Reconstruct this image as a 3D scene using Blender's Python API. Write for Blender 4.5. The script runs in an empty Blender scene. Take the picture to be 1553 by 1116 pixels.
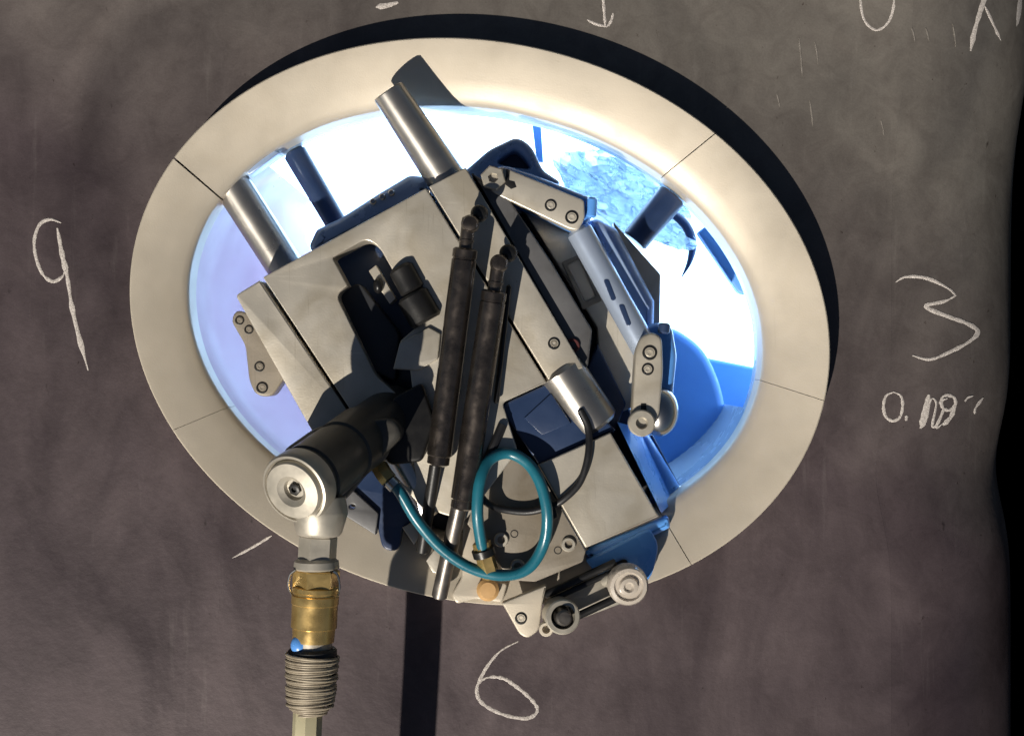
import bpy, bmesh, math, random
from mathutils import Vector, Matrix, noise

random.seed(7)
scene = bpy.context.scene
C = scene.collection

# ------------------------------------------------------------------ scale: drawing units (1 unit = 0.5 mm)
S = 0.0005
D = 2200.0                      # camera distance above the ring's rim, in units
PLATE_H = -54.0                 # top of the plate under the ring's rim

def W(x, y, h=0.0):
    f = (D - h) / D
    return Vector(((x - 776.5) * f * S, -(y - 558.0) * f * S, (h - PLATE_H) * S))

# ------------------------------------------------------------------ camera
cam = bpy.data.cameras.new('camera')
cam.sensor_width = 36.0
cam.lens = 36.0 * D / 1553.0
cam.clip_start = 0.01
cam.clip_end = 100.0
camo = bpy.data.objects.new('camera', cam)
C.objects.link(camo)
camo.location = (0, 0, (D - PLATE_H) * S)
scene.camera = camo

# ------------------------------------------------------------------ sky and sun
SUN = Vector((0.50, 0.94, -1.0)).normalized()
world = bpy.data.worlds.new('World')
scene.world = world
world.use_nodes = True
nt = world.node_tree
bg = nt.nodes['Background']
sky = nt.nodes.new('ShaderNodeTexSky')
sky.sky_type = 'NISHITA'
sky.sun_disc = False
sky.sun_elevation = math.asin(-SUN.z)
sky.sun_rotation = math.atan2(-SUN.x, -SUN.y)
nt.links.new(sky.outputs[0], bg.inputs[0])
bg.inputs[1].default_value = 0.026

sun = bpy.data.lights.new('sun', 'SUN')
sun.energy = 4.6
sun.angle = math.radians(0.6)
sun.color = (1.0, 0.93, 0.82)
suno = bpy.data.objects.new('sun', sun)
suno.rotation_euler = SUN.to_track_quat('-Z', 'Y').to_euler()
suno.location = (-0.6, -1.1, 1.3)
C.objects.link(suno)

scene.view_settings.view_transform = 'Standard'
scene.view_settings.look = 'None'
scene.view_settings.exposure = 0.15
scene.view_settings.gamma = 1.0

# ------------------------------------------------------------------ materials
def mat(name, col, rough=0.5, metal=0.0, col2=None, nscale=30.0, nmix=0.5, bump=0.0, bscale=400.0,
        stretch=None, spec=0.5, coat=0.0, emit=None, estr=0.0, trans=0.0, rvar=0.12, wear=0.0):
    m = bpy.data.materials.new(name)
    m.use_nodes = True
    t = m.node_tree
    b = t.nodes['Principled BSDF']
    tc = t.nodes.new('ShaderNodeTexCoord')
    mp = t.nodes.new('ShaderNodeMapping')
    geo = t.nodes.new('ShaderNodeNewGeometry')
    t.links.new(geo.outputs['Position'], mp.inputs[0])
    if stretch:
        mp.inputs['Scale'].default_value = stretch[:3]
        if len(stretch) > 3:
            mp.inputs['Rotation'].default_value = (0, 0, stretch[3])
    n = t.nodes.new('ShaderNodeTexNoise')
    n.inputs['Scale'].default_value = nscale
    n.inputs['Detail'].default_value = 6
    n.inputs['Roughness'].default_value = 0.6
    t.links.new(mp.outputs[0], n.inputs['Vector'])
    r = t.nodes.new('ShaderNodeValToRGB')
    r.color_ramp.elements[0].position = 0.5 - nmix / 2
    r.color_ramp.elements[1].position = 0.5 + nmix / 2
    c2 = col2 or tuple(c * 0.82 for c in col)
    r.color_ramp.elements[0].color = (*c2, 1)
    r.color_ramp.elements[1].color = (*col, 1)
    t.links.new(n.outputs[0], r.inputs[0])
    cout = r.outputs[0]
    if wear > 0:
        def layer(scale, st, rot, p0, p1, v0, v1, cin, amount):
            m2 = t.nodes.new('ShaderNodeMapping')
            m2.inputs['Scale'].default_value = st
            m2.inputs['Rotation'].default_value = (0, 0, rot)
            t.links.new(geo.outputs['Position'], m2.inputs[0])
            q = t.nodes.new('ShaderNodeTexNoise')
            q.inputs['Scale'].default_value = scale
            q.inputs['Detail'].default_value = 5
            q.inputs['Distortion'].default_value = 0.5
            t.links.new(m2.outputs[0], q.inputs['Vector'])
            rp = t.nodes.new('ShaderNodeValToRGB')
            rp.color_ramp.elements[0].position = p0; rp.color_ramp.elements[1].position = p1
            rp.color_ramp.elements[0].color = (*v0, 1); rp.color_ramp.elements[1].color = (*v1, 1)
            t.links.new(q.outputs[0], rp.inputs[0])
            x = t.nodes.new('ShaderNodeMix'); x.data_type = 'RGBA'; x.blend_type = 'MULTIPLY'
            x.inputs[0].default_value = amount
            t.links.new(cin, x.inputs[6]); t.links.new(rp.outputs[0], x.inputs[7])
            return x.outputs[2]
        one = (1, 1, 1)
        cout = layer(28, (1, 1, 1), 0.3, 0.32, 0.55, (0.72, 0.68, 0.60), one, cout, wear)
        cout = layer(90, (6, 0.25, 1), 0.48, 0.24, 0.36, (0.70, 0.68, 0.64), one, cout, wear)
        cout = layer(70, (0.25, 5, 1), -0.35, 0.66, 0.76, one, (1.22, 1.22, 1.22), cout, wear)
        cout = layer(170, (1, 1, 1), 0.0, 0.20, 0.28, (0.45, 0.38, 0.30), one, cout, wear)
    t.links.new(cout, b.inputs['Base Color'])
    b.inputs['Metallic'].default_value = metal
    b.inputs['Specular IOR Level'].default_value = spec
    b.inputs['Coat Weight'].default_value = coat
    b.inputs['Transmission Weight'].default_value = trans
    mr = t.nodes.new('ShaderNodeMapRange')
    mr.inputs['From Min'].default_value = 0.3
    mr.inputs['From Max'].default_value = 0.7
    mr.inputs['To Min'].default_value = max(0.03, rough - rvar)
    mr.inputs['To Max'].default_value = min(1.0, rough + rvar)
    t.links.new(n.outputs[0], mr.inputs[0])
    t.links.new(mr.outputs[0], b.inputs['Roughness'])
    if bump > 0:
        n2 = t.nodes.new('ShaderNodeTexNoise')
        n2.inputs['Scale'].default_value = bscale
        n2.inputs['Detail'].default_value = 4
        t.links.new(mp.outputs[0], n2.inputs['Vector'])
        bp = t.nodes.new('ShaderNodeBump')
        bp.inputs['Strength'].default_value = bump
        bp.inputs['Distance'].default_value = 0.0006
        t.links.new(n2.outputs[0], bp.inputs['Height'])
        t.links.new(bp.outputs[0], b.inputs['Normal'])
    if emit:
        b.inputs['Emission Color'].default_value = (*emit, 1)
        b.inputs['Emission Strength'].default_value = estr
    return m

M = {}
M['ring'] = mat('machined_ring', (0.56, 0.495, 0.40), 0.45, 0.25, (0.50, 0.445, 0.36), 14, 0.5, 0.12, 900, wear=0.15)
M['face'] = mat('ground_steel', (0.60, 0.55, 0.465), 0.40, 0.45, (0.49, 0.455, 0.39), 16, 0.5, 0.14, 700, wear=0.65)
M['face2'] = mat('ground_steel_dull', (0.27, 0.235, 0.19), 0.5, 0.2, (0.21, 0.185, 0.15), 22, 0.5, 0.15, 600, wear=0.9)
M['chrome'] = mat('polished_steel', (0.62, 0.60, 0.57), 0.22, 1.0, (0.5, 0.49, 0.47), 20, 0.5, 0.02, 800, rvar=0.05)
M['bright'] = mat('bright_rail', (0.50, 0.58, 0.72), 0.25, 0.5, (0.40, 0.48, 0.62), 20, 0.5, 0.02, 800, rvar=0.05)  # blue reflection on the polished rail is mixed into its colour
M['rod'] = mat('turned_steel', (0.50, 0.47, 0.43), 0.30, 0.9, (0.40, 0.38, 0.35), 40, 0.5, 0.04, 1200, rvar=0.04)
M['nickel'] = mat('nickel', (0.50, 0.46, 0.39), 0.42, 0.5, (0.39, 0.36, 0.30), 60, 0.5, 0.08, 500)
M['dullrod'] = mat('dull_rod', (0.22, 0.20, 0.18), 0.4, 0.8, (0.10, 0.09, 0.085), 70, 0.5, 0.1, 500)
M['brass'] = mat('brass', (0.78, 0.55, 0.22), 0.3, 0.8, (0.55, 0.37, 0.13), 60, 0.5, 0.06, 600)
M['dark'] = mat('black_oxide', (0.022, 0.021, 0.020), 0.38, 0.3, (0.012, 0.012, 0.013), 40, 0.5, 0.1, 500)
M['strut'] = mat('worn_black_paint', (0.11, 0.092, 0.08), 0.30, 0.85, (0.06, 0.052, 0.048), 90, 0.5, 0.06, 500, coat=0.25)
M['body'] = mat('dark_body', (0.05, 0.052, 0.058), 0.45, 0.4, (0.03, 0.032, 0.038), 30, 0.5, 0.1, 400)
M['valve'] = mat('valve_body', (0.085, 0.08, 0.07), 0.42, 0.4, (0.042, 0.04, 0.037), 35, 0.4, 0.1, 400)
M['blue'] = mat('blue_glow_and_seal', (0.11, 0.33, 0.80), 0.28, 0.0, (0.09, 0.28, 0.70), 20, 0.5, 0.05, 500, coat=0.3)  # blue light on shaded machine sides put into the colour; also the seal's blue
M['bluelit_steel'] = mat('steel_blue_light', (0.34, 0.45, 0.66), 0.3, 0.25, (0.27, 0.37, 0.56), 20, 0.5, 0.05, 500)  # steel parts tinted with the bluish light that falls on them
M['navy'] = mat('navy_dark', (0.022, 0.045, 0.11), 0.38, 0.0, (0.016, 0.03, 0.075), 20, 0.5, 0.08, 500, coat=0.2)  # dark navy base of the housing, rear legs and recessed parts
M['black'] = mat('black_rubber', (0.012, 0.012, 0.014), 0.5, 0.0, None, 50, 0.5, 0.1, 600)
M['teal'] = mat('teal_tube', (0.010, 0.145, 0.20), 0.34, 0.0, (0.012, 0.10, 0.145), 45, 0.6, 0.1, 300, coat=0.1)
M['spring'] = mat('wound_cord', (0.36, 0.31, 0.23), 0.55, 0.2, (0.22, 0.18, 0.13), 120, 0.5, 0.15, 900)
M['hose'] = mat('cream_hose', (0.50, 0.46, 0.30), 0.5, 0.0, (0.42, 0.38, 0.25), 60, 0.5, 0.05, 900)
M['plastic'] = mat('milky_plastic', (0.62, 0.55, 0.47), 0.22, 0.0, (0.52, 0.46, 0.39), 60, 0.5, 0.0, coat=0.6, trans=0.25)
M['tan'] = mat('tan_plug', (0.55, 0.33, 0.14), 0.5, 0.1, (0.45, 0.27, 0.11), 90, 0.5, 0.1, 700)
M['lavender'] = mat('pale_wall', (0.34, 0.44, 0.54), 0.3, 0.0, (0.28, 0.38, 0.48), 10, 0.6, 0.06, 60)
M['bluecloth'] = mat('blue_plastic', (0.15, 0.38, 0.82), 0.45, 0.0, (0.12, 0.32, 0.75), 18, 0.5, 0.1, 120)
M['film'] = mat('pale_film', (0.82, 0.94, 1.0), 0.25, 0.0, (0.70, 0.87, 1.0), 26, 0.6, 0.0, trans=0.45)
M['red'] = mat('oxblood_bolt', (0.09, 0.02, 0.02), 0.5, 0.2, None, 50, 0.5)
M['chalk'] = mat('chalk', (0.62, 0.57, 0.53), 0.9, 0.0, (0.30, 0.27, 0.25), 900, 0.28, 0.3, 1500, spec=0.1)
M['grey'] = mat('grey_paint', (0.13, 0.13, 0.135), 0.45, 0.1, (0.09, 0.09, 0.095), 25, 0.5, 0.1, 400, wear=0.6)
M['mauve'] = mat('mauve_wall', (0.40, 0.19, 0.27), 0.36, 0.0, (0.34, 0.165, 0.25), 10, 0.6, 0.06, 60)  # left part of the bore wall; the rest uses the paler tone
M['seam'] = mat('seam_packing', (0.10, 0.08, 0.06), 0.7)
M['chalk_faint'] = mat('chalk_faint', (0.22, 0.20, 0.18), 0.9, 0.0, (0.15, 0.135, 0.12), 260, 0.4, 0.2, 1500, spec=0.1)
M['scribe'] = mat('scribe_dark', (0.075, 0.065, 0.062), 0.8, 0.0)
M['panel'] = mat('bore_glow', (0.8, 0.8, 0.8), 0.5, 0.0, emit=(0.42, 0.68, 1.0), estr=4.2)
M['side_panel'] = mat('side_glow', (0.8, 0.8, 0.8), 0.5, 0.0, emit=(0.36, 0.62, 1.0), estr=2.7)

# plate: dark hot-rolled steel with stains, streaks and speckle
def plate_material():
    m = bpy.data.materials.new('dark_steel_plate')
    m.use_nodes = True
    t = m.node_tree
    b = t.nodes['Principled BSDF']
    geo = t.nodes.new('ShaderNodeNewGeometry')
    def noise_node(scale, detail=5, st=None, rough=0.6, dist=0.0):
        mp = t.nodes.new('ShaderNodeMapping')
        if st:
            mp.inputs['Scale'].default_value = st
        t.links.new(geo.outputs['Position'], mp.inputs[0])
        n = t.nodes.new('ShaderNodeTexNoise')
        n.inputs['Scale'].default_value = scale
        n.inputs['Detail'].default_value = detail
        n.inputs['Roughness'].default_value = rough
        n.inputs['Distortion'].default_value = dist
        t.links.new(mp.outputs[0], n.inputs['Vector'])
        return n
    def ramp(src, p0, c0, p1, c1):
        r = t.nodes.new('ShaderNodeValToRGB')
        r.color_ramp.elements[0].position = p0
        r.color_ramp.elements[1].position = p1
        r.color_ramp.elements[0].color = (*c0, 1)
        r.color_ramp.elements[1].color = (*c1, 1)
        t.links.new(src, r.inputs[0])
        return r
    def mix(a, bb, fac, mode='MIX'):
        x = t.nodes.new('ShaderNodeMix')
        x.data_type = 'RGBA'
        x.blend_type = mode
        if isinstance(fac, float):
            x.inputs[0].default_value = fac
        else:
            t.links.new(fac, x.inputs[0])
        t.links.new(a, x.inputs[6])
        if isinstance(bb, tuple):
            x.inputs[7].default_value = (*bb, 1)
        else:
            t.links.new(bb, x.inputs[7])
        return x.outputs[2]
    big = noise_node(3.2, 3, None, 0.5, 0.4)
    base = ramp(big.outputs[0], 0.36, (0.050, 0.036, 0.041), 0.62, (0.084, 0.064, 0.068))
    col = base.outputs[0]
    # mill scale is greyer and lighter towards the upper right, browner on the other side
    sep = t.nodes.new('ShaderNodeSeparateXYZ')
    t.links.new(geo.outputs['Position'], sep.inputs[0])
    ad = t.nodes.new('ShaderNodeMath'); ad.operation = 'MULTIPLY_ADD'
    t.links.new(sep.outputs[0], ad.inputs[0]); ad.inputs[1].default_value = 0.45
    t.links.new(sep.outputs[1], ad.inputs[2])
    ad2 = t.nodes.new('ShaderNodeMath'); ad2.operation = 'MULTIPLY_ADD'
    t.links.new(big.outputs[0], ad2.inputs[0]); ad2.inputs[1].default_value = 0.35
    t.links.new(ad.outputs[0], ad2.inputs[2])
    paler = ramp(ad2.outputs[0], 0.20, (0, 0, 0), 0.48, (1, 1, 1))
    col = mix(col, (0.165, 0.150, 0.132), paler.outputs[0])
    # soft smears
    sm = noise_node(9, 4, (1, 0.6, 1), 0.55, 1.2)
    col = mix(col, ramp(sm.outputs[0], 0.35, (0.72, 0.71, 0.72), 0.68, (1.22, 1.2, 1.18)).outputs[0], 0.75, 'MULTIPLY')
    # old oil stain on the left of the ring
    dm = t.nodes.new('ShaderNodeVectorMath'); dm.operation = 'DISTANCE'
    ms = t.nodes.new('ShaderNodeMapping'); ms.inputs['Scale'].default_value = (1.6, 0.75, 1)
    t.links.new(geo.outputs['Position'], ms.inputs[0]); t.links.new(ms.outputs[0], dm.inputs[0])
    c = W(168, 420, PLATE_H); dm.inputs[1].default_value = (c.x * 1.6, c.y * 0.75, c.z)
    da = t.nodes.new('ShaderNodeMath'); da.operation = 'MULTIPLY_ADD'
    t.links.new(sm.outputs[0], da.inputs[0]); da.inputs[1].default_value = 0.06
    t.links.new(dm.outputs['Value'], da.inputs[2])
    col = mix(col, ramp(da.outputs[0], 0.06, (0.62, 0.60, 0.62), 0.15, (1, 1, 1)).outputs[0], 1.0, 'MULTIPLY')
    # vertical drag streaks
    stn = noise_node(20, 6, (4.5, 0.35, 1), 0.65)
    col = mix(col, ramp(stn.outputs[0], 0.60, (0, 0, 0), 0.78, (0.05, 0.047, 0.043)).outputs[0], 0.6, 'ADD')
    # dark pits
    pit = noise_node(60, 3, (1, 0.5, 1), 0.7)
    col = mix(col, ramp(pit.outputs[0], 0.22, (0.25, 0.22, 0.2), 0.30, (1, 1, 1)).outputs[0], 1.0, 'MULTIPLY')
    pit2 = noise_node(130, 4, (1, 0.7, 1), 0.75)
    col = mix(col, ramp(pit2.outputs[0], 0.27, (0.35, 0.28, 0.25), 0.33, (1, 1, 1)).outputs[0], 1.0, 'MULTIPLY')
    hair = noise_node(120, 3, (5, 0.3, 1), 0.7, 0.3)
    col = mix(col, ramp(hair.outputs[0], 0.70, (0, 0, 0), 0.78, (0.06, 0.056, 0.05)).outputs[0], 0.6, 'ADD')
    grime = noise_node(38, 6, (1, 1, 1), 0.7, 0.8)
    col = mix(col, ramp(grime.outputs[0], 0.3, (0.80, 0.78, 0.78), 0.6, (1.06, 1.06, 1.06)).outputs[0], 1.0, 'MULTIPLY')
    fine = noise_node(700, 2)
    col = mix(col, ramp(fine.outputs[0], 0.3, (0.92, 0.92, 0.92), 0.7, (1.07, 1.07, 1.07)).outputs[0], 1.0, 'MULTIPLY')
    t.links.new(col, b.inputs['Base Color'])
    b.inputs['Metallic'].default_value = 0.3
    rr = ramp(sm.outputs[0], 0.3, (0.34, 0.34, 0.34), 0.7, (0.56, 0.56, 0.56))
    t.links.new(rr.outputs[0], b.inputs['Roughness'])
    bp = t.nodes.new('ShaderNodeBump')
    bp.inputs['Strength'].default_value = 0.2
    bp.inputs['Distance'].default_value = 0.0008
    t.links.new(noise_node(160, 5).outputs[0], bp.inputs['Height'])
    t.links.new(bp.outputs[0], b.inputs['Normal'])
    return m
M['plate'] = plate_material()

# ------------------------------------------------------------------ object helpers
def tag(o, label=None, cat=None, group=None, kind=None):
    if label: o['label'] = label
    if cat: o['category'] = cat
    if group: o['group'] = group
    if kind: o['kind'] = kind
    return o

def thing(name, label, cat, p, group=None):
    o = bpy.data.objects.new(name, None)
    o.empty_display_size = 0.02
    C.objects.link(o)
    o.location = p
    return tag(o, label, cat, group)

def link(name, me, m, parent=None, smooth=True):
    o = bpy.data.objects.new(name, me)
    C.objects.link(o)
    me.materials.clear()
    me.materials.append(M[m] if isinstance(m, str) else m)
    if smooth:
        me.shade_smooth()
        me.set_sharp_from_angle(angle=math.radians(35))
    if parent:
        o.parent = parent
        root = parent
        off = Vector()
        while root:
            off += root.location
            root = root.parent
        me.transform(Matrix.Translation(-off))
    return o

def from_py(name, vs, fs, m, parent=None, smooth=True):
    me = bpy.data.meshes.new(name)
    me.from_pydata([tuple(v) for v in vs], [], fs)
    me.update()
    bm = bmesh.new(); bm.from_mesh(me)
    bmesh.ops.recalc_face_normals(bm, faces=bm.faces)
    bm.to_mesh(me); bm.free()
    return link(name, me, m, parent, smooth)

def fillet(pts, r, n=5):
    """round the corners of a polygon; r is a number or one radius per corner"""
    out = []
    k = len(pts)
    for i in range(k):
        p = Vector(pts[i]).to_2d(); a = Vector(pts[i - 1]).to_2d(); b = Vector(pts[(i + 1) % k]).to_2d()
        ri = r[i] if isinstance(r, (list, tuple)) else r
        da, db = (a - p), (b - p)
        d = min(ri, da.length * 0.48, db.length * 0.48)
        if d < 0.5:
            out.append((p.x, p.y)); continue
        s, e = p + da.normalized() * d, p + db.normalized() * d
        for j in range(n + 1):
            t = j / n
            q = s * (1 - t) ** 2 + p * 2 * t * (1 - t) + e * t * t
            out.append((q.x, q.y))
    return out

def circ(x, y, r, n=20, ry=None):
    return [(x + r * math.cos(2 * math.pi * i / n), y + (ry or r) * math.sin(2 * math.pi * i / n)) for i in range(n)]

def slab(name, pts, h, thick, m, parent=None, holes=(), bev=2.0, r=0):
    """a solid plate: outline in the drawing at height h, given thickness downwards, eased edges"""
    if r: pts = fillet(pts, r)
    cu = bpy.data.curves.new(name, 'CURVE')
    cu.dimensions = '2D'; cu.fill_mode = 'BOTH'
    f = (D - h) / D
    for ring in [pts] + list(holes):
        sp = cu.splines.new('POLY')
        sp.points.add(len(ring) - 1)
        for i, q in enumerate(ring):
            w = W(q[0], q[1], h)
            sp.points[i].co = (w.x, w.y, 0, 1)
        sp.use_cyclic_u = True
    cu.extrude = max(0.1, thick / 2 - bev) * S
    cu.bevel_depth = bev * S
    cu.offset = -bev * S
    cu.bevel_resolution = 2
    o = bpy.data.objects.new(name, cu)
    C.objects.link(o)
    dg = bpy.context.evaluated_depsgraph_get()
    me = bpy.data.meshes.new_from_object(o.evaluated_get(dg))
    bpy.data.objects.remove(o)
    bpy.data.curves.remove(cu)
    me.name = name
    bm = bmesh.new(); bm.from_mesh(me)
    bmesh.ops.remove_doubles(bm, verts=bm.verts, dist=1e-6)
    bmesh.ops.recalc_face_normals(bm, faces=bm.faces)
    bm.to_mesh(me); bm.free()
    me.transform(Matrix.Translation((0, 0, (h - thick / 2 - PLATE_H) * S)))
    return link(name, me, m, parent)

def lathe(name, p0, p1, prof, m, parent=None, seg=32, smooth=True):
    """turned piece: prof = [(distance along the axis in units, radius in units)], axis from p0 towards p1"""
    ax = (p1 - p0).normalized()
    u = ax.orthogonal().normalized(); v = ax.cross(u)
    vs, fs = [], []
    for (t, r) in prof:
        for i in range(seg):
            a = 2 * math.pi * i / seg
            vs.append(p0 + ax * (t * S) + (u * math.cos(a) + v * math.sin(a)) * (max(r, 0.05) * S))
    n = len(prof)
    for k in range(n - 1):
        for i in range(seg):
            j = (i + 1) % seg
            fs.append((k * seg + i, k * seg + j, (k + 1) * seg + j, (k + 1) * seg + i))
    fs.append(tuple(range(seg - 1, -1, -1)))
    fs.append(tuple((n - 1) * seg + i for i in range(seg)))
    return from_py(name, vs, fs, m, parent, smooth)

def rodp(L, r0, r1=None, e=2.5):
    r1 = r0 if r1 is None else r1
    return [(0, r0 - e), (e, r0), (L - e, r1), (L, r1 - e)]

def bar(name, a, b, r, m, parent=None, r1=None, seg=32, e=2.5):
    p0, p1 = W(*a), W(*b)
    return lathe(name, p0, p1, rodp((p1 - p0).length / S, r, r1, e), m, parent, seg)

def smooth_path(pts, n=8):
    P = [Vector(p) for p in pts]
    out = []
    for i in range(len(P) - 1):
        p0 = P[i - 1] if i else P[0] * 2 - P[1]
        p1, p2 = P[i], P[i + 1]
        p3 = P[i + 2] if i + 2 < len(P) else P[-1] * 2 - P[-2]
        for j in range(n):
            t = j / n
            out.append(0.5 * ((2 * p1) + (p2 - p0) * t + (2 * p0 - 5 * p1 + 4 * p2 - p3) * t * t + (3 * p1 - p0 - 3 * p2 + p3) * t ** 3))
    out.append(P[-1])
    return out

def tube(name, pts, r, m, parent=None, seg=14, n=8, taper=None):
    path = smooth_path([W(*p) for p in pts], n)
    vs, fs = [], []
    T = (path[1] - path[0]).normalized()
    u = T.orthogonal().normalized()
    for k, p in enumerate(path):
        T = (path[min(k + 1, len(path) - 1)] - path[max(k - 1, 0)]).normalized()
        u = (u - T * u.dot(T)).normalized(); v = T.cross(u)
        rr = r * (taper(k / (len(path) - 1)) if taper else 1.0)
        for i in range(seg):
            a = 2 * math.pi * i / seg
            vs.append(p + (u * math.cos(a) + v * math.sin(a)) * rr * S)
    for k in range(len(path) - 1):
        for i in range(seg):
            j = (i + 1) % seg
            fs.append((k * seg + i, k * seg + j, (k + 1) * seg + j, (k + 1) * seg + i))
    fs.append(tuple(range(seg - 1, -1, -1)))
    fs.append(tuple((len(path) - 1) * seg + i for i in range(seg)))
    return from_py(name, vs, fs, m, parent)

def ball(name, p, r, m, parent=None, sc=(1, 1, 1)):
    bm = bmesh.new()
    bmesh.ops.create_uvsphere(bm, u_segments=28, v_segments=16, radius=r * S)
    me = bpy.data.meshes.new(name); bm.to_mesh(me); bm.free()
    me.transform(Matrix.Translation(W(*p)) @ Matrix.Diagonal((*sc, 1)))
    return link(name, me, m, parent)

UP = Vector((0, 0, 1))
def socket_bolt(name, x, y, h, r, m, parent, depth=6, tilt=(0, 0)):
    """cap screw standing on a face at height h, with a hexagon socket"""
    p = W(x, y, h); ax = (UP + Vector((tilt[0], tilt[1], 0))).normalized()
    p0 = p - ax * 4 * S
    o = lathe(name, p0, p0 + ax, [(0, r), (4 + depth - 1.5, r), (4 + depth, r - 1.5), (4 + depth, r * 0.55), (3, r * 0.5)], m, parent, 24)
    return o

def sunk_bolt(x, y, h, r, parent, mh='dark', mb='face'):
    """counterbored hole: a dark ring recess with the bolt head in it"""
    p = W(x, y, h - 3)
    lathe('counterbore', p, p + UP, [(0, r), (3.6, r), (3.9, r - 0.8), (3.9, r * 0.72), (0.6, r * 0.7)], mh, parent, 24)
    lathe('screw_head', p, p + UP, [(0.7, r * 0.6), (2.6, r * 0.6), (3.4, r * 0.5), (3.4, r * 0.28), (1.6, r * 0.24)], mb, parent, 12)

# ------------------------------------------------------------------ ring geometry
def ell(cx, cy, a, b, tilt, t):
    c, s = math.cos(tilt), math.sin(tilt)
    x, y = a * math.cos(t), b * math.sin(t)
    return (cx + x * c - y * s, cy + x * s + y * c)
TO, TI = math.radians(13.4), math.radians(12.0)
OUT = lambda t, g=0.0: ell(727.7, 487.5, 537 + g, 424 + g, TO, t)
INN = lambda t, g=0.0: ell(722, 488, 438 + g, 321 + g, TI, t)
def tparam(x, y):
    dx, dy = x - 727.7, y - 487.5
    c, s = math.cos(-TO), math.sin(-TO)
    return math.atan2((dx * s + dy * c) / 424, (dx * c - dy * s) / 537)

# ------------------------------------------------------------------ the plate with its rolled right-hand edge
ROLL = 260.0
def edge_x(y):
    return 1352 + 34 * math.exp(-(max(0.0, y) / 170.0) ** 2) - 24 * math.exp(-((y - 715) / 95.0) ** 2)  # roll and dent shaped so the plate's right side turns dark

def plate_drop(x, y):
    drop = 0.0
    for _ in range(12):
        d = (W(x, y, PLATE_H - drop).x - W(edge_x(y), y, PLATE_H).x) / S
        d = min(max(0.0, d), ROLL * 0.98)
        drop = ROLL - math.sqrt(ROLL * ROLL - d * d) + (0.3 if d > 0 else 0.0)
    return drop

def build_plate():
    N = 160
    vs, fs = [], []
    outer = []
    for i in range(N):
        t = 2 * math.pi * i / N
        x, y = OUT(t, -30)
        vs.append(W(x, y, PLATE_H))
    # radial rings out to a rectangle, then the rolled edge
    L, T, B = -420, -620, 1750
    steps = 14
    for k in range(1, steps + 1):
        for i in range(N):
            t = 2 * math.pi * i / N
            x0, y0 = OUT(t, -30)
            dx, dy = x0 - 727.7, y0 - 487.5
            best = 1e9
            if dx > 1e-6:
                s = 1.0
                for _ in range(30):
                    yy = 487.5 + dy * s
                    s = (edge_x(yy) - 727.7) / dx if dx > 1e-6 else 1e9
                    s = min(s, 60)
                best = min(best, s)
            if dx < -1e-6: best = min(best, (L - 727.7) / dx)
            if dy > 1e-6: best = min(best, (B - 487.5) / dy)
            if dy < -1e-6: best = min(best, (T - 487.5) / dy)
            # solve the right edge again without leaving the sheet
            if dx > 1e-6:
                lo, hi = 0.9, best if best < 1e8 else 60
                def over(s): return 727.7 + dx * s - edge_x(487.5 + dy * s)
                cap = min([q for q in ((B - 487.5) / dy if dy > 1e-6 else 1e9, (T - 487.5) / dy if dy < -1e-6 else 1e9, 60)])
                if over(cap) > 0:
                    lo, hi = 0.9, cap
                    for _ in range(40):
                        md = (lo + hi) / 2
                        if over(md) > 0: hi = md
                        else: lo = md
                    best = lo
                else:
                    best = cap
            f = k / steps
            s = 1 + (best - 1) * f
            vs.append(W(727.7 + dx * s, 487.5 + dy * s, PLATE_H))
    for k in range(steps):
        for i in range(N):
            j = (i + 1) % N
            fs.append((k * N + i, k * N + j, (k + 1) * N + j, (k + 1) * N + i))
    # hole edge turned down
    b0 = len(vs)
    for i in range(N):
        x, y = OUT(2 * math.pi * i / N, -30)
        v = W(x, y, PLATE_H); vs.append(Vector((v.x, v.y, v.z - 30 * S)))
    for i in range(N):
        j = (i + 1) % N
        fs.append((i, b0 + i, b0 + j, j))
    plate = from_py('steel_plate', vs, fs, 'plate')
    # rolled edge strip
    vs, fs = [], []
    R = ROLL
    ys = [T - 40 + (B - T + 80) * i / 120 for i in range(121)]
    A = 18
    for y in ys:
        for a in range(A + 1):
            an = (math.pi / 2) * a / A
            ex = W(edge_x(y), y, PLATE_H)
            vs.append(Vector((ex.x + (R * math.sin(an) - 0.4) * S, ex.y, ex.z - 0.0002 - R * (1 - math.cos(an)) * S)))
        ex = W(edge_x(y), y, PLATE_H)
        vs.append(Vector((ex.x + (R + 3) * S, ex.y, ex.z - 1200 * S)))
    w = A + 2
    for i in range(len(ys) - 1):
        for a in range(w - 1):
            fs.append((i * w + a, i * w + a + 1, (i + 1) * w + a + 1, (i + 1) * w + a))
    from_py('rolled_edge', vs, fs, 'plate', plate)
    return plate

plate = tag(build_plate(), kind='structure')

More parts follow.
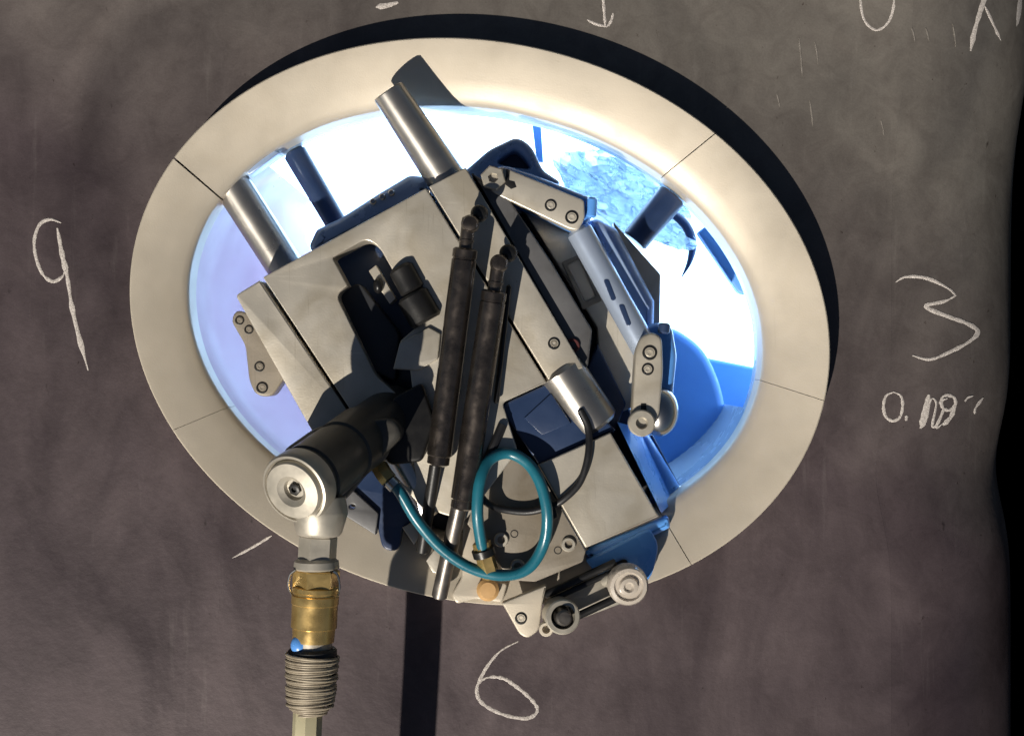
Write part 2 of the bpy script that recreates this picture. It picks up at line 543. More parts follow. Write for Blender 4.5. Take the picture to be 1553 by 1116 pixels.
# chalk writing: raised strokes lying on the plate
def stroke(pts, w, parent=plate, m='chalk', n=8, name='chalk_mark', h=None, press=True):
    h = PLATE_H if h is None else h
    path = smooth_path([Vector((p[0], p[1], 0)) for p in pts], n)
    vs, fs = [], []
    K = len(path)
    sd = random.random() * 50
    for k, p in enumerate(path):
        T = (path[min(k + 1, K - 1)] - path[max(k - 1, 0)]).normalized()
        nn = Vector((-T.y, T.x, 0))
        e = min(1.0, 0.35 + 4 * min(k, K - 1 - k) / K)
        ww = 1.2 * w * e * ((0.8 + 0.45 * noise.noise(Vector((k * 0.35, sd, 0)))) if press else 1)
        for (o, z) in ((-1, 0.15), (-0.5, 0.8), (0.5, 0.8), (1, 0.15)):
            q = p + nn * (ww * 0.5 * o)
            vs.append(W(q.x, q.y, h + z - (plate_drop(q.x, q.y) if h == PLATE_H else 0)))
    for k in range(K - 1):
        for i in range(3):
            fs.append((k * 4 + i, k * 4 + i + 1, (k + 1) * 4 + i + 1, (k + 1) * 4 + i))
    return from_py(name, vs, fs, m, parent)

stroke([(93, 338), (76, 333), (60, 341), (52, 365), (55, 392), (65, 416), (80, 427), (94, 420), (99, 410)], 5)
stroke([(87, 346), (94, 385), (102, 420), (109, 465), (120, 512), (134, 562)], 7)
stroke([(1358, 428), (1374, 420), (1405, 422), (1436, 436), (1450, 448)], 4.5)
stroke([(1450, 448), (1432, 457), (1404, 465), (1438, 480), (1468, 491), (1483, 503), (1470, 518), (1440, 534), (1410, 545), (1384, 539)], 6)
stroke([(1356, 594), (1344, 600), (1340, 615), (1343, 631), (1354, 638), (1365, 632), (1369, 615), (1366, 600), (1355, 594)], 4.5)
stroke([(1375, 630), (1374, 638)], 5)
stroke([(1409, 598), (1403, 622), (1396, 650)], 8)
stroke([(1396, 650), (1404, 640), (1412, 606), (1420, 612), (1414, 646), (1424, 640), (1432, 618), (1420, 648), (1432, 640)], 3.5)
stroke([(1424, 612), (1432, 600), (1446, 602), (1449, 613), (1440, 622), (1430, 618), (1428, 608), (1437, 604)], 5)
stroke([(1449, 615), (1442, 632), (1430, 645)], 7)
stroke([(1463, 609), (1468, 603), (1476, 600)], 3)
stroke([(1478, 628), (1480, 618), (1491, 603)], 4)
stroke([(786, 972), (760, 986), (741, 1007), (728, 1030), (723, 1046), (728, 1062), (745, 1075), (770, 1085), (795, 1089), (809, 1085), (815, 1076), (810, 1065), (795, 1050), (778, 1037), (765, 1029), (750, 1026), (736, 1028), (727, 1036)], 5.5)
stroke([(914, -12), (916, 15), (918, 40)], 5)
stroke([(890, 30), (904, 37), (921, 41)], 4.5)
stroke([(930, 20), (927, 32), (921, 41)], 4)
stroke([(570, 11), (586, 9), (604, 4)], 7)
stroke([(572, -6), (588, -8), (602, -10)], 6)
stroke([(1305, -30), (1305, 0), (1309, 26), (1318, 40), (1330, 46), (1343, 39), (1352, 24), (1356, 0), (1352, -30)], 4)
stroke([(1500, -24), (1488, 14), (1478, 48), (1472, 78)], 7)
stroke([(1494, 10), (1506, 36), (1518, 62)], 4)
stroke([(1549, -16), (1543, 40), (1535, 92)], 6)
stroke([(1543, 40), (1552, 43)], 4)
stroke([(352, 846), (384, 829), (412, 812)], 3.5)
for (x, y, l) in ((1212, 58, 60), (1236, 64, 34), (1178, 142, 22), (1228, 152, 40), (1445, 36, 36), (1404, 42, 20), (1383, 42, 22), (1336, 182, 24)):
    stroke([(x, y), (x + 3, y + l * 0.5), (x + 5, y + l)], 2.4, m='chalk_faint')
# ------------------------------------------------------------------ flange ring: segments with seams
ring = thing('flange_ring', 'wide oval ring of beige machined metal segments standing on dark plate', 'ring', W(727, 488, PLATE_H))
seams = [(298, 258, 3.2), (1043, 236, 1.5), (1208, 598, 1.0), (1030, 835, 1.3), (308, 636, 0.8)]
seams = sorted([(tparam(x, y), g) for x, y, g in seams])
for k in range(len(seams)):
    t0, g0 = seams[k]
    t1, g1 = seams[(k + 1) % len(seams)]
    if t1 <= t0: t1 += 2 * math.pi
    t0 += g0 / 2 / 470; t1 -= g1 / 2 / 470
    n = max(8, int((t1 - t0) / 0.03))
    # cross-section from the outer foot over the face to the inner foot: (blend outer->inner, height)
    sec = [(0.0, -54.0), (0.0, -5.0), (0.006, -2.0), (0.02, -0.6), (0.05, -1.0), (0.3, -7), (0.6, -15), (0.84, -23), (0.94, -29), (0.985, -34), (1.0, -40), (2.0, -84)]
    vs, fs = [], []
    for i in range(n + 1):
        t = t0 + (t1 - t0) * i / n
        o, q = OUT(t), INN(t)
        for (b, h) in sec:
            if b == 2.0:
                e = vs[-1]; vs.append(Vector((e.x, e.y, (h - PLATE_H) * S))); continue
            x, y = o[0] + (q[0] - o[0]) * b, o[1] + (q[1] - o[1]) * b
            # edge wobble of a hand dressed rim
            wb = 1.2 * noise.noise(Vector((x * 0.012, y * 0.012, 3.3))) if b > 0.9 else 0
            hh = min(h, -0.2)
            if b == 0: hh = h
            vs.append(W(x + wb, y + wb, hh) if b not in (0.0,) else Vector((*W(o[0], o[1], 0).xy, (h - PLATE_H) * S + 0.00005)))
    w = len(sec)
    for i in range(n):
        for a in range(w - 1):
            fs.append((i * w + a, i * w + a + 1, (i + 1) * w + a + 1, (i + 1) * w + a))
    fs.append(tuple(range(w))); fs.append(tuple(n * w + a for a in range(w - 1, -1, -1)))
    from_py('ring_segment', vs, fs, 'ring', ring)
# backing so that the open seams read dark
vs, fs = [], []
N = 120
for i in range(N):
    t = 2 * math.pi * i / N
    for (fn, g, h) in ((OUT, -6, -14), (INN, 3, -48)):
        vs.append(W(*fn(t, g), h - 6))
for i in range(N):
    j = (i + 1) % N
    fs.append((2 * i, 2 * i + 1, 2 * j + 1, 2 * j))
from_py('backing_ring', vs, fs, 'seam', ring)

# ------------------------------------------------------------------ bore below the ring
def bore():
    N = 144
    vs, fs, fl = [], [], []
    levels = [(-78, 0.0), (-120, 0.0), (-230, 0.0), (-330, 0.25), (-460, 0.65), (-600, 1.0)]
    for (h, k) in levels:
        for i in range(N):
            t = 2 * math.pi * i / N
            x, y = INN(t, 1.0)
            # undo perspective so that the wall is straight down
            f = (D + 40) / (D - h)
            wx, wy = (x - 776.5) * f, (y - 558) * f
            a = math.atan2(y - 488, x - 722)
            da = (a - math.radians(163) + math.pi) % (2 * math.pi) - math.pi
            left = max(0.0, math.cos(da * 1.75)) if abs(da) < 0.88 else 0.0
            low = max(0.0, math.cos(a - math.radians(75))) ** 1.5
            inward = k * (190 * left + 150 * low)
            out = k * 120 * max(0.0, math.cos(a + math.radians(45)))
            L = math.hypot(x - 722, y - 488)
            ux, uy = (x - 722) / L, (y - 488) / L
            wx += ux * (out - inward); wy += uy * (out - inward)
            vs.append(W(wx + 776.5, wy + 558, h))
    for k in range(len(levels) - 1):
        for i in range(N):
            j = (i + 1) % N
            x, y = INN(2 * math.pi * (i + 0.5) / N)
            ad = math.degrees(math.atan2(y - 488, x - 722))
            if k >= 1 and -142 < ad < 18:      # wall left out here so the added side glow shines in
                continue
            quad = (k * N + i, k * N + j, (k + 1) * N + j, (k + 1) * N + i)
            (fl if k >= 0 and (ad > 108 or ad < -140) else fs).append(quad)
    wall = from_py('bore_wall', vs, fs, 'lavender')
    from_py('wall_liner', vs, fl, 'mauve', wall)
    return wall
tag(bore(), kind='structure')

glow = thing('glow_panel', 'added glaring bluish white lamp panel deep inside the oval opening', 'glow', W(800, 430, -660))  # added glowing panel: stands in for the bright interior and lights the bore
slab('glow_sheet', [(250, 60), (1330, 60), (1330, 1000), (250, 1000)], -640, 10, 'panel', glow, bev=1)
vs, fs = [], []
for i in range(41):
    an = math.radians(-138 + 158 * i / 40)
    for h in (-150, -640):
        vs.append(W(722 + (500 + 60 * abs(math.cos(an))) * math.cos(an), 488 + 400 * math.sin(an), h))
for i in range(40):
    fs.append((2 * i, 2 * i + 1, 2 * i + 3, 2 * i + 2))
sd = from_py('side_glow', vs, fs, 'side_panel', glow)  # glowing wall added to light the machine's right-hand sides blue
md = sd.modifiers.new('thickness', 'SOLIDIFY'); md.thickness = 6 * S
slab('glow_backing', [(240, 50), (1340, 50), (1340, 1010), (240, 1010)], -651, 40, 'dark', glow, bev=3)

# ------------------------------------------------------------------ things lying inside the opening
def sheet(name, label, cat, cx, cy, rx, ry, h, amp, m, ang=0, seed=0, thick=5, freq=0.03):
    n = 12
    vs, fs = [], []
    for j in range(n + 1):
        rr = j / n
        for i in range(56):
            a = 2 * math.pi * i / 56
            wob = 1 + 0.22 * noise.noise(Vector((math.cos(a) * 1.6, math.sin(a) * 1.6, seed)))
            x, y = rx * rr * wob * math.cos(a), ry * rr * wob * math.sin(a)
            c, s = math.cos(ang), math.sin(ang)
            X, Y = cx + x * c - y * s, cy + x * s + y * c
            z = amp * (noise.noise(Vector((X * freq, Y * freq, seed))) + 0.6 * abs(noise.noise(Vector((X * freq * 2.3, Y * freq * 2.3, seed + 9)))))
            vs.append(W(X, Y, h + z))
    for j in range(n):
        for i in range(56):
            k = (i + 1) % 56
            fs.append((j * 56 + i, j * 56 + k, (j + 1) * 56 + k, (j + 1) * 56 + i))
    o = from_py(name, vs, fs, m, None, False)
    md = o.modifiers.new('thickness', 'SOLIDIFY'); md.thickness = thick * S; md.offset = -1
    return tag(o, label, cat)

# ------------------------------------------------------------------ the machine in the bore
mach = thing('machining_head', 'beige steel machining head tilted across the oval opening on round legs', 'machine', W(700, 520, -250))

# hidden core that carries the plates
slab('core_block', [(420, 440), (655, 300), (760, 262), (905, 500), (990, 700), (985, 770), (880, 830), (760, 870), (600, 760)], -62, 190, 'body', mach, bev=6, r=10)

# left end plate
slab('end_plate', [(357, 448), (394, 425), (534, 634), (560, 690), (505, 700), (474, 655)], 60, 120, 'face', mach, bev=2.5, r=[6, 1, 1, 8, 8, 8])
# main plate with its stepped slot
slot = fillet([(504, 391), (556, 362), (576, 376), (640, 488), (606, 518), (622, 560), (628, 620), (570, 570), (510, 448), (527, 433)],
              [4, 14, 10, 4, 4, 10, 10, 10, 12, 2])
slab('main_plate', [(398.5, 420.5), (646, 285.5), (829, 580), (762, 611), (785, 684), (705, 790), (640, 770), (566, 690), (538, 632)], 60, 60, 'face', mach,
     holes=[slot], bev=2.2, r=[2, 2, 2, 6, 6, 8, 8, 6, 4])
# side plate
slab('side_plate', [(650.5, 283), (706, 254), (734, 301), (885, 557), (833.5, 579)], 60, 62, 'face', mach, bev=2.2, r=2)
sunk_bolt(840, 521, 60.4, 9, mach, 'dark', 'face2')
for (x, y) in ((649, 291), (617, 318)):
    socket_bolt('pin', x, y, 57.5, 3.2, 'chrome', mach, 1.5)

# parts in the slot
slab('slot_floor', [(495, 385), (560, 350), (690, 490), (650, 640), (560, 600)], -30, 40, 'navy', mach, bev=2)
slab('guide_strip', [(559, 411), (570, 402), (600, 453), (591, 461)], 34, 40, 'face', mach, bev=1)
ball('clamp_knob', (574, 433, 36), 11, 'dark', mach, (0.7, 1.1, 1))
bar('clamp_roller', (606, 404, 60), (628, 444, 60), 19, 'dark', mach, seg=28, e=5)
bar('clamp_roller', (624, 446, 58), (648, 488, 58), 25, 'dark', mach, seg=28, e=4)
slab('clamp_jaw', [(512, 446), (545, 428), (606, 505), (600, 580), (560, 560)], 20, 50, 'body', mach, bev=3, r=10)
slab('lower_pad', [(596, 560), (606, 520), (650, 496), (668, 506), (664, 545), (634, 562)], 66, 30, 'face', mach, bev=2, r=2)

# dark flange along the upper edge
slab('upper_flange', [(466, 372), (478, 346), (511, 331), (576, 289), (620, 263), (650, 266), (662, 300), (480, 396)], 0, 60, 'bluelit_steel', mach, bev=20, r=6)
for k, (x, y) in enumerate(((566, 306), (580, 299), (594, 293))):
    socket_bolt('stud', x, y, 0, 5, 'chrome', mach, 6)
# round legs
def leg(a, b, r0, r1, m, e=2.5):
    return bar('support_leg', a, b, r0, m, mach, r1, 40, e)
leg((455, 440, -92), (348, 274, -66), 29, 29, 'rod')
leg((700, 306, 4), (588, 138, 36), 31, 25, 'rod', 1.5)
leg((520, 356, -100), (446, 230, -120), 17, 19, 'navy', 4)
leg((962, 366, -95), (1020, 296, -95), 22, 24, 'navy', 3)
slab('leg_foot', [(368, 254), (412, 226), (424, 232), (378, 266)], -44, 36, 'bluelit_steel', mach, bev=2)

# upper knuckle and link arm
slab('knuckle', [(700, 262), (742, 226), (784, 206), (806, 220), (824, 258), (852, 276), (800, 320), (730, 310)], -10, 90, 'bluelit_steel', mach, bev=9, r=[4, 10, 22, 18, 8, 8, 8, 8], holes=[fillet([(752, 246), (780, 226), (796, 240), (806, 256), (770, 252)], 8)])
slab('knuckle_web', [(742, 252), (782, 218), (806, 236), (814, 262), (770, 262)], -50, 30, 'navy', mach, bev=2)
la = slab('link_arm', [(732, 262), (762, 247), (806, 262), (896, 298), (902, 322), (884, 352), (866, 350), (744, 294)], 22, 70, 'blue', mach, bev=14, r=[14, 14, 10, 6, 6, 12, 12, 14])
slab('arm_face', [(734, 262), (760, 252), (886, 304), (887, 332), (876, 350), (864, 348), (742, 290)], 46, 28, 'face', la, bev=2.5, r=[16, 14, 5, 8, 10, 10, 16])
sunk_bolt(835, 312, 46.4, 9, la); sunk_bolt(867, 330, 46.4, 10, la)
p = W(748, 272, 42)
lathe('hex_nut', p, p + UP, [(0, 19), (15, 19), (17, 17), (17, 8), (9, 7)], 'nickel', la, 6, True)
slab('split', [(768, 256), (773, 258), (772, 274), (780, 276), (783, 284), (775, 287), (766, 280)], 47.2, 2, 'dark', la, bev=0.4)
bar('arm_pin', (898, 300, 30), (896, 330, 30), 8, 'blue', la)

# stepped rail on the far side of the plates
slab('rail_plate', [(775, 292), (868, 338), (992, 548), (985, 606), (940, 626), (908, 545), (906, 497)], -20, 60, 'face', mach, bev=2.5, r=4)
slab('window_frame', fillet([(852, 398), (882, 384), (913, 456), (884, 470)], 2), -15, 12, 'face2', mach, bev=1, holes=[fillet([(859, 402), (879, 392), (904, 450), (886, 459)], 2)])
slab('window_plate', [(860, 403), (878, 393), (903, 449), (887, 457)], -18.4, 6, 'ring', mach, bev=1)
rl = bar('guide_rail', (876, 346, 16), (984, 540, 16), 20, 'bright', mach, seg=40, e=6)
for (x, y) in ((925, 440), (948, 478)):
    slab('rail_slot', fillet([(x - 10, y - 16), (x - 2, y - 17), (x + 10, y + 14), (x + 3, y + 17)], 6), 37, 4, 'navy', rl, bev=0.8)
slab('rail_cover', [(884, 336), (906, 330), (936, 346), (994, 456), (993, 496), (976, 508), (905, 385)], -62, 80, 'bluelit_steel', mach, bev=14, r=4)
slab('rail_backing', [(930, 336), (1002, 416), (1000, 520), (985, 500)], -80, 40, 'face', mach, bev=2, r=3)
slab('channel_plate', [(714, 262), (764, 290), (838, 400), (898, 500), (892, 556), (884, 560)], 44, 100, 'grey', mach, bev=3, r=3)
for (x, y) in ((822, 468), (868, 524)):
    socket_bolt('hex_bolt', x, y, 43, 11, 'red', mach, 6)

# motor housing, bushing and lower block
slab('motor_housing', [(756, 616), (836, 579), (868, 588), (934, 652), (817, 704)], 48, 110, 'navy', mach, bev=3, r=3)
slab('housing_lid', [(795, 634), (836, 596), (866, 642), (822, 660)], 52, 8, 'navy', mach, bev=1.5)
bar('bushing', (846, 556, 34), (906, 646, 20), 36, 'rod', mach, seg=40, e=6)
slab('side_skirt', [(890, 560), (906, 520), (950, 612), (930, 660), (905, 640)], -10, 60, 'navy', mach, bev=3, r=4)
slab('lower_block', [(816, 705), (926, 656), (999, 783), (888, 831)], 60, 70, 'face', mach, bev=2.5, r=2)
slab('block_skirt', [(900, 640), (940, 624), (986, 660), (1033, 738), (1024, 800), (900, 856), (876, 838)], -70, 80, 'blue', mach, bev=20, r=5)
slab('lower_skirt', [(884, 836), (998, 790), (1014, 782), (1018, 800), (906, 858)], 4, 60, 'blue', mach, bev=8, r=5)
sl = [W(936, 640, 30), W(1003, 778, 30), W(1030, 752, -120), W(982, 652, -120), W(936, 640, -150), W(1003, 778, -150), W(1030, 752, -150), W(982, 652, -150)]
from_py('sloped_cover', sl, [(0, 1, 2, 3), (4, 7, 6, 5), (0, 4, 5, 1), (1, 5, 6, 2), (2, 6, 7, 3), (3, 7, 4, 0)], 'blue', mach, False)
bar('edge_rod', (986, 660, -104), (1030, 742, -104), 4, 'navy', mach, seg=12, e=1)
ball('rod_end', (1031, 744, -100), 9, 'chrome', mach)

# screw plate at the bottom
sp_ = slab('screw_plate', [(735, 676), (788, 684), (816, 707), (889, 834), (884, 852), (812, 882), (775, 880), (705, 790)], 40, 50, 'face2', mach, bev=2, r=3)
for (x, y, r) in ((760, 818, 11), (862, 825, 11), (785, 858, 11)):
    socket_bolt('cap_screw', x, y, 40, r, 'nickel', sp_, 5)
for (x, y) in ((780, 809), (846, 834), (825, 768)):
    q = W(x, y, 39)
    lathe('tapped_hole', q, q + UP, [(0, 6), (1.3, 6), (1.3, 4.6), (0.4, 4.4)], 'dark', sp_, 16)
slab('edge_gib', [(813, 706), (819, 704), (893, 833), (887, 836)], 52, 30, 'dark', mach, bev=1)

# right-hand link with its roller
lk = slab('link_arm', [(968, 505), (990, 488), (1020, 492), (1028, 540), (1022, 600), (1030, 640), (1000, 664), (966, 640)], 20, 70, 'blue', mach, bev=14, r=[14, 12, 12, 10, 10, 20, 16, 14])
slab('arm_face', [(964, 530), (972, 510), (990, 503), (1004, 512), (1006, 560), (1000, 632), (980, 655), (958, 640)], 52, 40, 'face', lk, bev=4, r=[12, 12, 12, 12, 10, 10, 14, 14])
sunk_bolt(985, 535, 52.4, 11, lk); sunk_bolt(982, 560, 52.4, 9, lk)
p = W(972, 641, 46)
lathe('pivot_nut', p, p + UP, [(0, 20), (14, 20), (16, 18), (16, 9), (8, 7)], 'nickel', lk, 28)
slab('split', [(972, 612), (980, 612), (981, 626), (972, 626)], 53, 2, 'dark', lk, bev=0.4)
ball('roller', (1000, 624, 16), 34, 'chrome', lk, (0.85, 1.1, 0.8))
bar('arm_pin', (1008, 490, 36), (1006, 506, 36), 9, 'navy', lk)

# left-hand link behind the end plate
ll = slab('link_arm', [(350, 486), (358, 470), (374, 474), (440, 560), (412, 602), (388, 600), (378, 578), (372, 524)], -20, 50, 'face2', mach, bev=3, r=[10, 10, 10, 8, 10, 12, 8, 8])
for (x, y, r) in ((364, 486, 7), (378, 500, 7), (394, 556, 8), (398, 588, 9)):
    sunk_bolt(x, y, -19.6, r, ll, 'dark', 'face2')

# foot at the lower left
slab('foot_bracket', [(517, 768), (530, 738), (574, 778), (570, 812), (520, 780)], 14, 30, 'grey', mach, bev=2, r=3, holes=[circ(534, 768, 5, 10, 3.5)])
slab('foot_pad', [(530, 740), (556, 708), (650, 760), (634, 790), (610, 800), (606, 836), (580, 834), (572, 796)], 6, 60, 'navy', mach, bev=3, r=[3, 5, 5, 5, 5, 14, 14, 5])
bar('steel_boss', (600, 682, 40), (652, 782, 30), 30, 'chrome', mach, 22, 32, 4)
slab('drive_block', [(556, 650), (600, 600), (640, 580), (660, 640), (640, 700), (590, 706)], 80, 60, 'dark', mach, bev=5, r=8)
slab('clamp_plate', [(610, 800), (632, 788), (638, 810), (628, 826)], 16, 20, 'face', mach, bev=1.5)
slab('clamp_plate', [(646, 850), (664, 826), (676, 836), (664, 870), (656, 868)], 16, 20, 'face', mach, bev=1.5)
slab('bottom_lug', [(702, 786), (716, 780), (728, 850), (740, 880), (770, 884), (762, 914), (722, 908), (692, 916), (684, 902), (700, 876)], 8, 40, 'ring', mach, bev=3, r=6)
p = W(740, 893, 8)
lathe('plug', p, p + UP, [(0, 17), (10, 17), (14, 12), (14.5, 4)], 'tan', mach, 20)

# ------------------------------------------------------------------ lower roller arm
ra = thing('roller_arm', 'small follower arm with milky plastic roller below the machining head', 'roller arm', W(880, 890, 0))
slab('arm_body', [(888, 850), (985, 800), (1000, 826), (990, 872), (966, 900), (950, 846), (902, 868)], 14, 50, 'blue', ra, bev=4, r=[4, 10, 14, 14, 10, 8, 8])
slab('arm_link', [(822, 912), (950, 852), (972, 904), (846, 952)], 18, 24, 'nickel', ra, bev=3, r=14)
for (a, b, r) in (((826, 902), (934, 852), 6), ((836, 910), (930, 866), 4.5), ((850, 946), (940, 904), 6)):
    bar('guide_rod', (*a, 36), (*b, 36), r, 'dark', ra, seg=16, e=1.5)
slab('end_bracket', [(761, 914), (829, 887), (822, 918), (818, 956), (800, 968), (788, 962)], 46, 18, 'ring', ra, bev=2.5, r=[3, 3, 8, 10, 8, 10])
sunk_bolt(790, 937, 46.4, 9, ra)
p = W(847, 930, 40); ax = (UP + Vector((0.16, 0.02, 0))).normalized()
lathe('bush', p, p + ax, [(0, 24), (2, 26), (34, 26), (36, 24), (36, 18), (10, 17)], 'nickel', ra, 32)
lathe('bush_core', p, p + ax, [(8, 15), (44, 12), (47, 9)], 'dullrod', ra, 24)
p = W(828, 952, 58)
lathe('eyelet', p, p + UP, [(0, 9), (1, 10.5), (12, 10.5), (13, 9.5), (13, 6), (3, 5)], 'ring', ra, 24)
p = W(950, 882, 40); ax = (UP + Vector((0.05, -0.12, 0))).normalized()
lathe('roller', p, p + ax, [(0, 27), (3, 30), (22, 30), (27, 27), (28, 22), (24, 20), (24, 15), (30, 13), (31, 8), (27, 5)], 'plastic', ra, 40)
bar('roller_pin', (916, 882, 30), (930, 876, 44), 9, 'nickel', ra, seg=18)

# ------------------------------------------------------------------ two struts lying across the head
def strut(label, top, bot, rodend, r, rod_r, ballp, h0, h1, hr):
    g = thing('gas_strut', label, 'strut', W(bot[0], bot[1], h1), 'struts lying across the machining head')
    p0, p1 = W(*top, h0), W(*bot, h1)
    L = (p1 - p0).length / S
    prof = [(0, r * 0.6), (0.5, r - 3), (3, r), (14, r), (15, r - 1.2), (17, r - 1.2), (18, r), (L - 16, r), (L - 14, r - 1.5), (L - 3, r - 1.5), (L, r - 6)]
    lathe('cylinder', p0, p1, prof, 'strut', g, 36)
    ax = (p0 - p1).normalized()
    q = p0 - ax * 2 * S
    lathe('neck', q, q + ax, [(0, r * 0.55), (10, r * 0.55), (11, r * 0.62), (14, r * 0.62), (15, r * 0.55), (44, r * 0.58), (46, r * 0.5)], 'strut', g, 28)
    b = W(*ballp, h0 + 4)
    ba = Vector((ax.x, ax.y, 0)).normalized()
    lathe('ball_socket', b - UP * 16 * S, b + UP, [(0, r * 0.55), (4, r * 0.72), (22, r * 0.72), (27, r * 0.55), (28, r * 0.3)], 'strut', g, 28)
    ball('ball_stud', (ballp[0] + 14, ballp[1] - 16, h0 - 12), r * 0.72, 'dark', g)
    bar('rod', (bot[0] - 2, bot[1] - 12, h1), (*rodend, hr), rod_r, 'dullrod' if rod_r > 10 else 'dark', g, seg=20)
    return g
strut('worn black strut ending higher, beside the stepped slot', (706, 376), (664, 706), (640, 838), 18, 9, (713, 340), 104, 80, 40)
g2 = strut('worn black strut ending lower, its grey rod reaching the ring', (750, 440), (700, 772), (666, 905), 18.5, 12, (757, 400), 108, 80, 20)
bar('side_tube', (772, 432, 76), (752, 612, 72), 4, 'dark', g2, seg=14)

# ------------------------------------------------------------------ swivel valve with coupler and hose
HV = 255
vv = thing('swivel_valve', 'dark swivel valve with bright round cap, brass coupler and cream hose', 'valve', W(590, 640, 40))
a, b = W(602, 622, 20), W(444, 744, HV + 22)
L = (b - a).length / S
lathe('valve_body', a, b, [(0, 40), (L * 0.35, 42), (L * 0.36, 46), (L * 0.55, 46), (L * 0.56, 43), (L * 0.6, 43), (L * 0.61, 46), (L - 44, 47), (L - 42, 44), (L - 20, 44)], 'valve', vv, 48)
lathe('valve_collar', a, b, [(L - 34, 40), (L - 30, 49), (L - 8, 50), (L - 3, 48), (L - 2, 45), (L - 8, 42)], 'nickel', vv, 48)
lathe('valve_cap', a, b, [(L - 16, 41.5), (L - 2, 41.5), (L + 2, 39), (L + 4, 22), (L + 1, 19), (L - 2, 15), (L - 9, 13)], 'nickel', vv, 48)
lathe('cap_screw', a, b, [(L - 9, 9), (L - 3, 9), (L - 2, 7), (L - 2, 4), (L - 6, 3.6)], 'dark', vv, 6)
slab('valve_block', [(424, 686), (478, 648), (520, 640), (598, 632), (612, 660), (556, 716), (512, 770), (500, 720), (470, 694)], 150, 90, 'valve', vv, bev=8, r=16)
def pipe(name, y0, y1, prof, m, seg=32, x0=480, x1=480, h0=HV - 18, h1=HV - 18, parent=vv):
    return lathe(name, W(x0, y0, h0), W(x1, y1, h1), prof, m, parent, seg)
f = (D - HV) / D
pipe('neck', 752, 824, [(0, 34), (22 * f, 38), (26 * f, 38), (56 * f, 31), (60 * f, 28), (62 * f, 22)], 'nickel', x0=486, x1=483)
pipe('hex_nut', 812, 862, [(0, 23), (2, 26), (40, 26), (43, 23)], 'nickel', 6, 483, 480)
pipe('washer', 846, 864, [(0, 25), (4, 30), (13, 31), (15, 29)], 'nickel', 32, 480, 480)
cp = pipe('coupler_nut', 863.5, 892, [(0, 29), (2, 32), (22, 32), (25, 30)], 'brass', 6, 480, 479)
pipe('coupler', 888, 974, [(0, 29), (2, 32), (8, 32), (9, 30.5), (12, 30.5), (13, 32), (24, 32), (25, 31), (56, 31), (57, 29), (75, 28), (76, 24)], 'brass', 36, 479, 475)
tube('wire_clip', [(446, 906, HV - 18), (438, 890, HV - 10), (440, 872, HV - 4), (448, 864, HV)], 1.8, 'chrome', vv, 8)
tube('wire_clip', [(512, 902, HV - 18), (515, 890, HV - 10), (512, 872, HV - 4), (505, 866, HV)], 1.8, 'chrome', vv, 8)
pipe('ferrule', 956, 996, [(0, 22), (4, 26), (26, 26), (35, 24)], 'nickel', 28, 475, 474)
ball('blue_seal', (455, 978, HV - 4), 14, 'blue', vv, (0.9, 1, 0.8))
pipe('band', 982, 996, [(0, 30), (3, 33), (10, 33), (12, 30)], 'black', 32, 474, 474)
# wound cord sleeve: separate turns
prof = []
Lw = 92
core = pipe('sleeve_core', 990, 1086, [(0, 28), (Lw * 0.7 * f, 25), (Lw * f, 15)], 'spring', 28, 474, 470)
turns = 26
for k in range(turns):
    tt = (k + 0.5) / turns
    yc = 992 + 92 * tt
    rr = 35 - 5 * tt if tt < 0.8 else 31 - 12 * (tt - 0.8) / 0.2
    rr += random.uniform(-1.2, 1.2)
    cxk = 474 - 4 * tt
    path = []
    c = W(cxk, yc, HV - 18)
    ph = random.uniform(-0.10, 0.06)
    vs, fs = [], []
    n1, n2 = 28, 8
    for i in range(n1):
        an = 2 * math.pi * i / n1
        for j in range(n2):
            bn = 2 * math.pi * j / n2
            R_ = rr + 2.1 * math.cos(bn)
            vs.append(c + Vector((R_ * math.cos(an), 2.1 * math.sin(bn) + ph * rr * math.cos(an) + 1.5 * math.sin(an), R_ * math.sin(an))) * S)
    for i in range(n1):
        for j in range(n2):
            i2, j2 = (i + 1) % n1, (j + 1) % n2
            fs.append((i * n2 + j, i2 * n2 + j, i2 * n2 + j2, i * n2 + j2))
    from_py('cord_turn', vs, fs, 'spring', core)
pipe('hose_stem', 1074, 1150, [(0, 18), (3, 20), (60, 20), (66, 18)], 'hose', 8, 467, 464)
tube('hose', [(464, 1140, HV - 18), (463, 1200, HV - 18), (461, 1330, HV - 22), (458, 1480, HV - 30), (454, 1680, HV - 44)], 26, 'hose', vv, 24)

# ------------------------------------------------------------------ tubes and cables
at = thing('air_tube', 'thin teal air tube looped over the machining head', 'tube', W(775, 780, 60))
tube('tube', [(584, 722, 92), (604, 742, 92), (632, 788, 84), (668, 830, 72), (712, 860, 64), (760, 872, 60), (800, 862, 60), (824, 826, 64), (830, 780, 80), (820, 734, 82), (800, 702, 74), (770, 687, 70),
              (742, 698, 80), (728, 730, 96), (724, 775, 96), (728, 812, 82), (733, 836, 72)], 8.6, 'teal', at, 18)
fa = tube('fitting', [(575, 706, 92), (582, 718, 96), (590, 728, 98)], 13, 'brass', at, 6)
tube('sleeve', [(592, 730, 98), (600, 738, 100)], 11, 'chrome', at, 16)
fb = thing('x', 'x', 'x', (0, 0, 0)); bpy.data.objects.remove(fb)
tube('fitting', [(730, 822, 70), (736, 846, 66), (744, 872, 52)], 14, 'brass', at, 6)
tube('collar', [(732, 832, 69), (735, 842, 67)], 17, 'dark', at, 24)
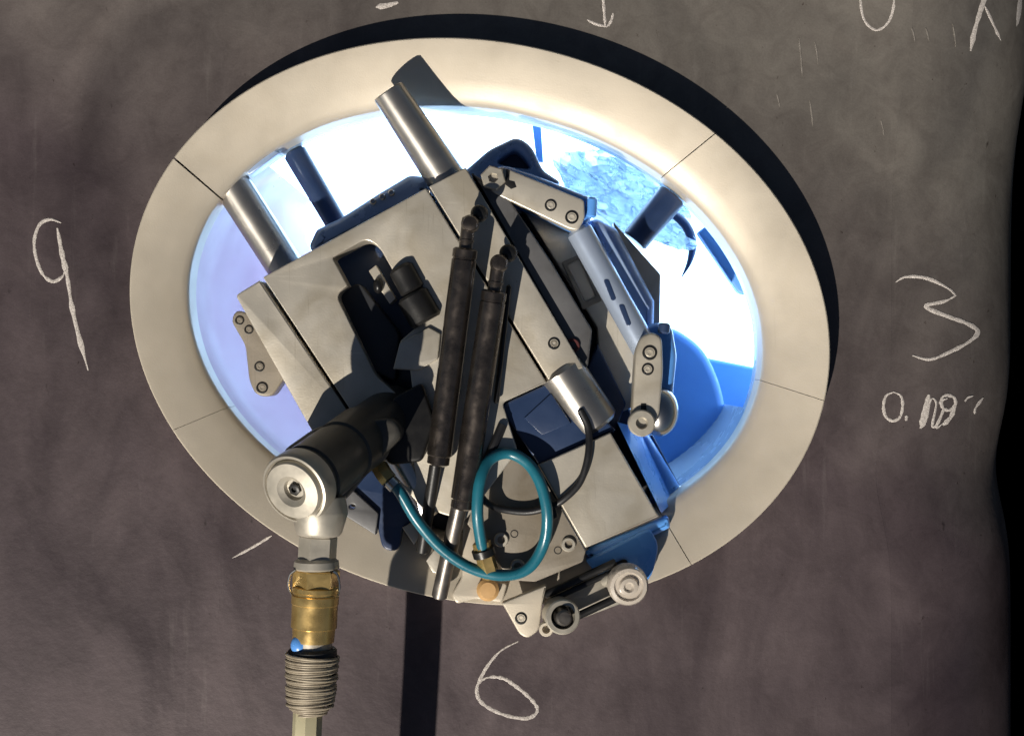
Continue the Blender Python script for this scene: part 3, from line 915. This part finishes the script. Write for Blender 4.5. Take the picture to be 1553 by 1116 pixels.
ck = thing('signal_cable', 'black cable curving from the motor housing across the screw plate', 'cable', W(840, 770, 45))
tube('cable', [(880, 622, 62), (892, 650, 62), (892, 690, 68), (880, 730, 68), (856, 756, 67), (834, 768, 60), (800, 776, 50), (762, 772, 50), (738, 762, 66), (722, 742, 70)], 5.4, 'black', ck, 14)
tube('branch', [(836, 768, 60), (822, 742, 64), (812, 716, 64), (806, 704, 58)], 5, 'black', ck, 12)
slab('cable_tie', [(820, 772), (842, 768), (846, 784), (834, 790), (826, 782)], 66, 8, 'dark', ck, bev=1.5)
tube('strap', [(762, 644, 62), (752, 668, 66), (742, 690, 66), (736, 706, 62)], 7, 'black', ck, 10)

# ------------------------------------------------------------------ cloth and film deep in the opening
sheet('plastic_film', 'crumpled pale blue plastic film beside the dark round leg', 'film', 950, 300, 120, 48, -330, 70, 'film', math.radians(30), 2.0, 3, 0.03)
o = slab('plastic_guard', fillet([(968, 498), (1020, 494), (1068, 526), (1096, 585), (1106, 655), (1060, 700), (990, 720), (960, 640)], [10, 20, 60, 60, 20, 20, 20, 10]), -300, 130, 'bluecloth', bev=16)
tag(o, 'smooth blue rounded guard below the right-hand link', 'guard')
o = slab('plastic_guard', [(1060, 540), (1190, 566), (1180, 640), (1090, 700), (1050, 660)], -420, 40, 'bluecloth', bev=6, r=8)
tag(o, 'flat blue guard plate against the right wall of the opening', 'guard')
o = slab('blue_bar', [(1058, 352), (1074, 340), (1150, 425), (1132, 448), (1120, 444)], -230, 30, 'bluecloth', bev=4, r=5)
tag(o, 'short blue bar under the upper right rim of the ring', 'bar')
o = slab('tie_band', [(806, 178), (820, 182), (824, 246), (814, 246)], -300, 10, 'bluecloth', bev=1.5)
tag(o, 'narrow blue band hanging behind the upper knuckle', 'band')
o = tube('torn_strip', [(1018, 322, -300), (1040, 342, -300), (1050, 368, -298), (1046, 396, -296), (1032, 424, -294)], 13, 'navy', None, 12, 8, lambda t: max(0.06, 0.5 + 0.9 * t - 1.4 * t * t))
tag(o, 'torn dark strip curling to a point against the glare', 'strip')
